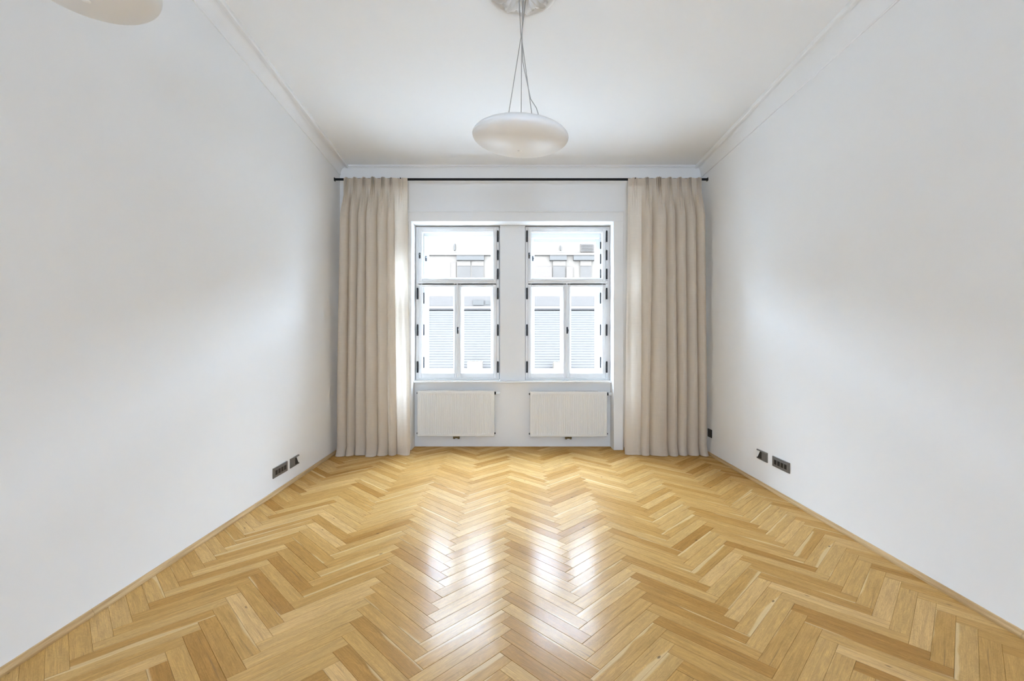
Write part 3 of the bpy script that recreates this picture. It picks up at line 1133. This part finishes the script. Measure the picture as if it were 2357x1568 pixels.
def pendant(label, top, ctr, a, b_, rotx, roty, twist, spread, cordx):
    root = thing('pendant_lamp', label, 'lamp', ctr, 'white glass pendant lamps')
    rm = Matrix.Rotation(roty, 4, 'Y') @ Matrix.Rotation(rotx, 4, 'X')
    mt = Matrix.Translation(ctr) @ rm
    bm = bmesh.new()
    pr = []
    for i in range(33):
        q = math.pi * i / 32
        pr.append((a * math.sin(q) if 0 < i < 32 else 0, b_ * math.cos(q)))
    lathe(bm, pr, 72, mt)
    obj('glass_shade', bm, 'opal', root, True)
    bm = bmesh.new()
    lathe(bm, [(0, -b_ - .004), (.010, -b_ - .003), (.014, -b_ + .003), (0, -b_ + .006)], 16, mt)
    obj('finial', bm, 'white_plastic', root, True)
    # ceiling canopy
    bm = bmesh.new()
    mt2 = Matrix.Translation(top)
    lathe(bm, [(0, .01), (.042, .01), (.042, -.030), (.038, -.042), (.0, -.044)], 32, mt2)
    obj('canopy', bm, 'chrome', root, False)
    # three wires, crossing where they are twisted
    cr = Vector(top).lerp(Vector(ctr), twist) + Vector((-.002, 0, 0))
    tops = [(-.020, .010), (.002, -.018), (.020, .012)]
    for i, (tx, ty) in enumerate(tops):
        p0 = Vector(top) + Vector((tx, ty, -.043))
        sx, sy = spread[i]
        # end on the shade
        rr = min(.98, math.hypot(sx, sy) / a)
        p2 = mt @ Vector((sx, sy, b_ * math.sqrt(1 - rr * rr) + .001))
        off = Vector(((-.0022, .0022, 0), (.0022, .001, 0), (0, -.0026, 0))[i])
        bm = bmesh.new()
        pts = [p0, p0.lerp(cr, .25) + Vector((0, 0, 0)), p0.lerp(cr, .8) + off, cr + off, (cr + off).lerp(p2, .12), p2]
        tube(bm, pts, .0026, 6)
        wo = obj('suspension_wire', bm, 'wire', root, True)
        bm = bmesh.new()
        tube(bm, [p2 + Vector((0, 0, -.003)), p2 + Vector((0, 0, .012))], .004, 8)
        obj('wire_clamp', bm, 'chrome', wo)
    # flex running along one wire, sagging free just above the shade
    sx, sy = cordx
    rr = math.hypot(sx, sy) / a
    e = mt @ Vector((sx, sy, b_ * math.sqrt(1 - rr * rr) - .002))
    w2 = mt @ Vector((spread[2][0], spread[2][1], b_))
    p0 = Vector(top) + Vector((.006, .006, -.043))
    q1 = cr.lerp(w2, .30) + Vector((-.012, -.004, 0))
    q2 = cr.lerp(w2, .72) + Vector((.004, -.004, 0))
    q3 = Vector((e.x, e.y, e.z + .075))
    bm = bmesh.new()
    tube(bm, [p0, cr + Vector((.003, -.004, 0)), q1, q2, q2.lerp(q3, .6) + Vector((.006, 0, 0)), q3, e], .0026, 6)
    obj('flex_cord', bm, 'cord', root, True)
    return root
pendant('white opal glass pendant hanging on wires in front of the windows', (RX, RY, RZ - .018), (0.053, 2.56, 2.343), .270, .076, R(4.0), R(3.2), .33,
        [(-.078, .0), (.0, .03), (.068, .0)], (.098, .02))
pendant('white opal glass pendant high beside the left wall, only its underside showing', (-1.40, 1.50, zceil(-1.40, 1.50)), (-1.40, 1.50, 2.40), .200, .080, 0, 0, .33,
        [(-.06, .0), (.0, .03), (.055, .0)], (.08, .02))

# ------------------------------------------------------------------ outside: the house across the street
KB = 14.5 / FPX
def xb_(u): return (u - 1176) * KB
def zb_(v): return EYE - (v - 781) * KB
nb = thing('neighbouring_house', 'pale rendered house across the street with tiled roof and awning boxes', 'building', (0, 14.5, -9))
FY = 14.5
def fbox(nm, u0, u1, v0, v1, o0, o1, mat, parent=nb):
    return obj(nm, boxm(xb_(u0), xb_(u1), FY - o1, FY - o0, zb_(v1), zb_(v0)), mat, parent)
fbox('upper_wall', 100, 2250, 490, 830, -.5, 0, 'facade')
fbox('ledge', 100, 2250, 583, 588, 0, .07, 'facade')
fbox('ledge_dark_strip', 100, 2250, 588, 589.2, 0, .05, 'awning_dark')  # thin dark strip just under the ledge
for (a, b_) in ((1052, 1114.5), (1265, 1303.5), (1319.5, 1366.5)):
    fbox('awning_box', a, b_, 590, 600.5, 0, .12, 'awning')
    fbox('awning_edge', a, b_, 600.0, 601.0, 0, .13, 'awning_dark')
    fbox('awning_edge', a, b_, 589.0, 590.4, 0, .13, 'awning_dark')
for k, (a, b_, mid) in enumerate(((1053, 1113, 1084.5), (1272.5, 1301, None), (1335.5, 1360.5, None))):
    w = fbox('window_frame', a - 1.5, b_ + 1.5, 601, 646, 0, .03, 'facade')
    parts = [(a, mid - 1.5), (mid + 1.5, b_)] if mid else [(a, b_)]
    for p0, p1 in parts:
        pn = fbox('pane', p0, p1, 613, 644, .03, .05, 'far_glass', w)
        bl = fbox('blind', p0, p1, 601.5, 612.5, .03, .06, 'facade', w)
fbox('balcony_screen', 1229, 1270, 615, 646, 0, .08, 'pink_render')
fbox('balcony_screen', 1303, 1318, 615, 646, 0, .08, 'pink_render')
fbox('pilaster', 1038, 1050, 604, 646, 0, .04, 'pink_render')
fbox('downpipe', 1045.8, 1048.2, 562, 577, 0, .08, 'awning')
fbox('downpipe', 1289, 1291, 566, 577, 0, .08, 'awning')
lv = fbox('louvre', 1336, 1366, 562, 580.5, 0, .05, 'pink_render')
for i in range(5):
    fbox('louvre_slat', 1337, 1365, 564 + i * 3.4, 565.2 + i * 3.4, .05, .08, 'awning', lv)
# parapet band, gutter and roof that slopes down towards the street
fbox('terrace_slab', 100, 2250, 676, 683, 0, .08, 'facade')
fbox('parapet', 100, 2250, 683, 706, 0, .10, 'parapet')
fbox('parapet_vent', 1089.5, 1114, 692, 703, .10, .14, 'awning')
fbox('parapet_vent', 1117, 1127, 693, 702, .10, .12, 'awning')
fbox('gutter_board', 100, 2250, 706, 711.5, 0, .14, 'facade')
fbox('gutter', 100, 2250, 711.2, 714.2, 0, .16, 'gutter')
bm = bmesh.new()
y0_, z0_ = 14.3, zb_(715.5)
y1_, z1_ = 12.0, z0_ - 3.1
nc = 42
for i in range(nc):
    ya, yb = y0_ + (y1_ - y0_) * i / nc, y0_ + (y1_ - y0_) * (i + 1) / nc
    za, zb2 = z0_ + (z1_ - z0_) * i / nc, z0_ + (z1_ - z0_) * (i + 1) / nc
    v = [bm.verts.new(p) for p in ((-15, ya, za - .02), (15, ya, za - .02), (15, yb - .009, zb2 + .004), (-15, yb - .009, zb2 + .004),
                                   (15, yb - .009, zb2 - .02), (-15, yb - .009, zb2 - .02))]
    bm.faces.new(v[:4])
    bm.faces.new((v[3], v[2], v[4], v[5]))
hexa(bm, [(-15, y0_ + .15, z0_ - .10), (15, y0_ + .15, z0_ - .10), (15, y1_ + .05, z1_ - .06), (-15, y1_ + .05, z1_ - .06),
          (-15, y0_ + .15, z0_ + .015), (15, y0_ + .15, z0_ + .015), (15, y1_ + .05, z1_ - .02), (-15, y1_ + .05, z1_ - .02)])
tl_ = obj('roof_tiles', bm, 'tile', nb)
tl_['kind'] = 'stuff'
def chim(u0, u1, vtop, vbot, yy):
    k = yy / FPX
    bm = bmesh.new()
    xa, xb2 = (u0 - 1176) * k, (u1 - 1176) * k
    za, zb2 = EYE - (vbot - 781) * k, EYE - (vtop - 781) * k
    box(bm, xa, xb2, yy, yy + .35, za - .6, zb2, .01)
    for i in range(4):
        x = xa + (xb2 - xa) * (i + .5) / 4
        tube(bm, [(x, yy + .17, zb2), (x, yy + .17, zb2 + .025)], .03, 8)
    obj('chimney', bm, plain('darkened_white_chimney', (.05, .04, .031), .9, var=.02, spec=0.0), nb)  # darkened like the other outdoor colours against the bright sky
chim(1075, 1110, 833, 851, 12.6)
chim(1275, 1308, 835, 851, 12.6)
obj('lower_wall', boxm(-15, 15, 12.1, 14.9, -9, z1_ - .1), 'facade', nb)
struct(obj('bounce_block', boxm(-15, 15, 5.75, 12.05, -9, -1.45), plain('pale_bounce_surface', (0.50, 0.49, 0.47), .95, var=.08, bscale=5)),  # added out of view to throw daylight up to the ceiling
    'unseen pale block added below the windows to bounce daylight onto the ceiling', 'building')
st = struct(obj('street', boxm(-40, 40, 5.6, 40, -9.2, -9.0), 'street'), 'grey street far below the windows', 'street')
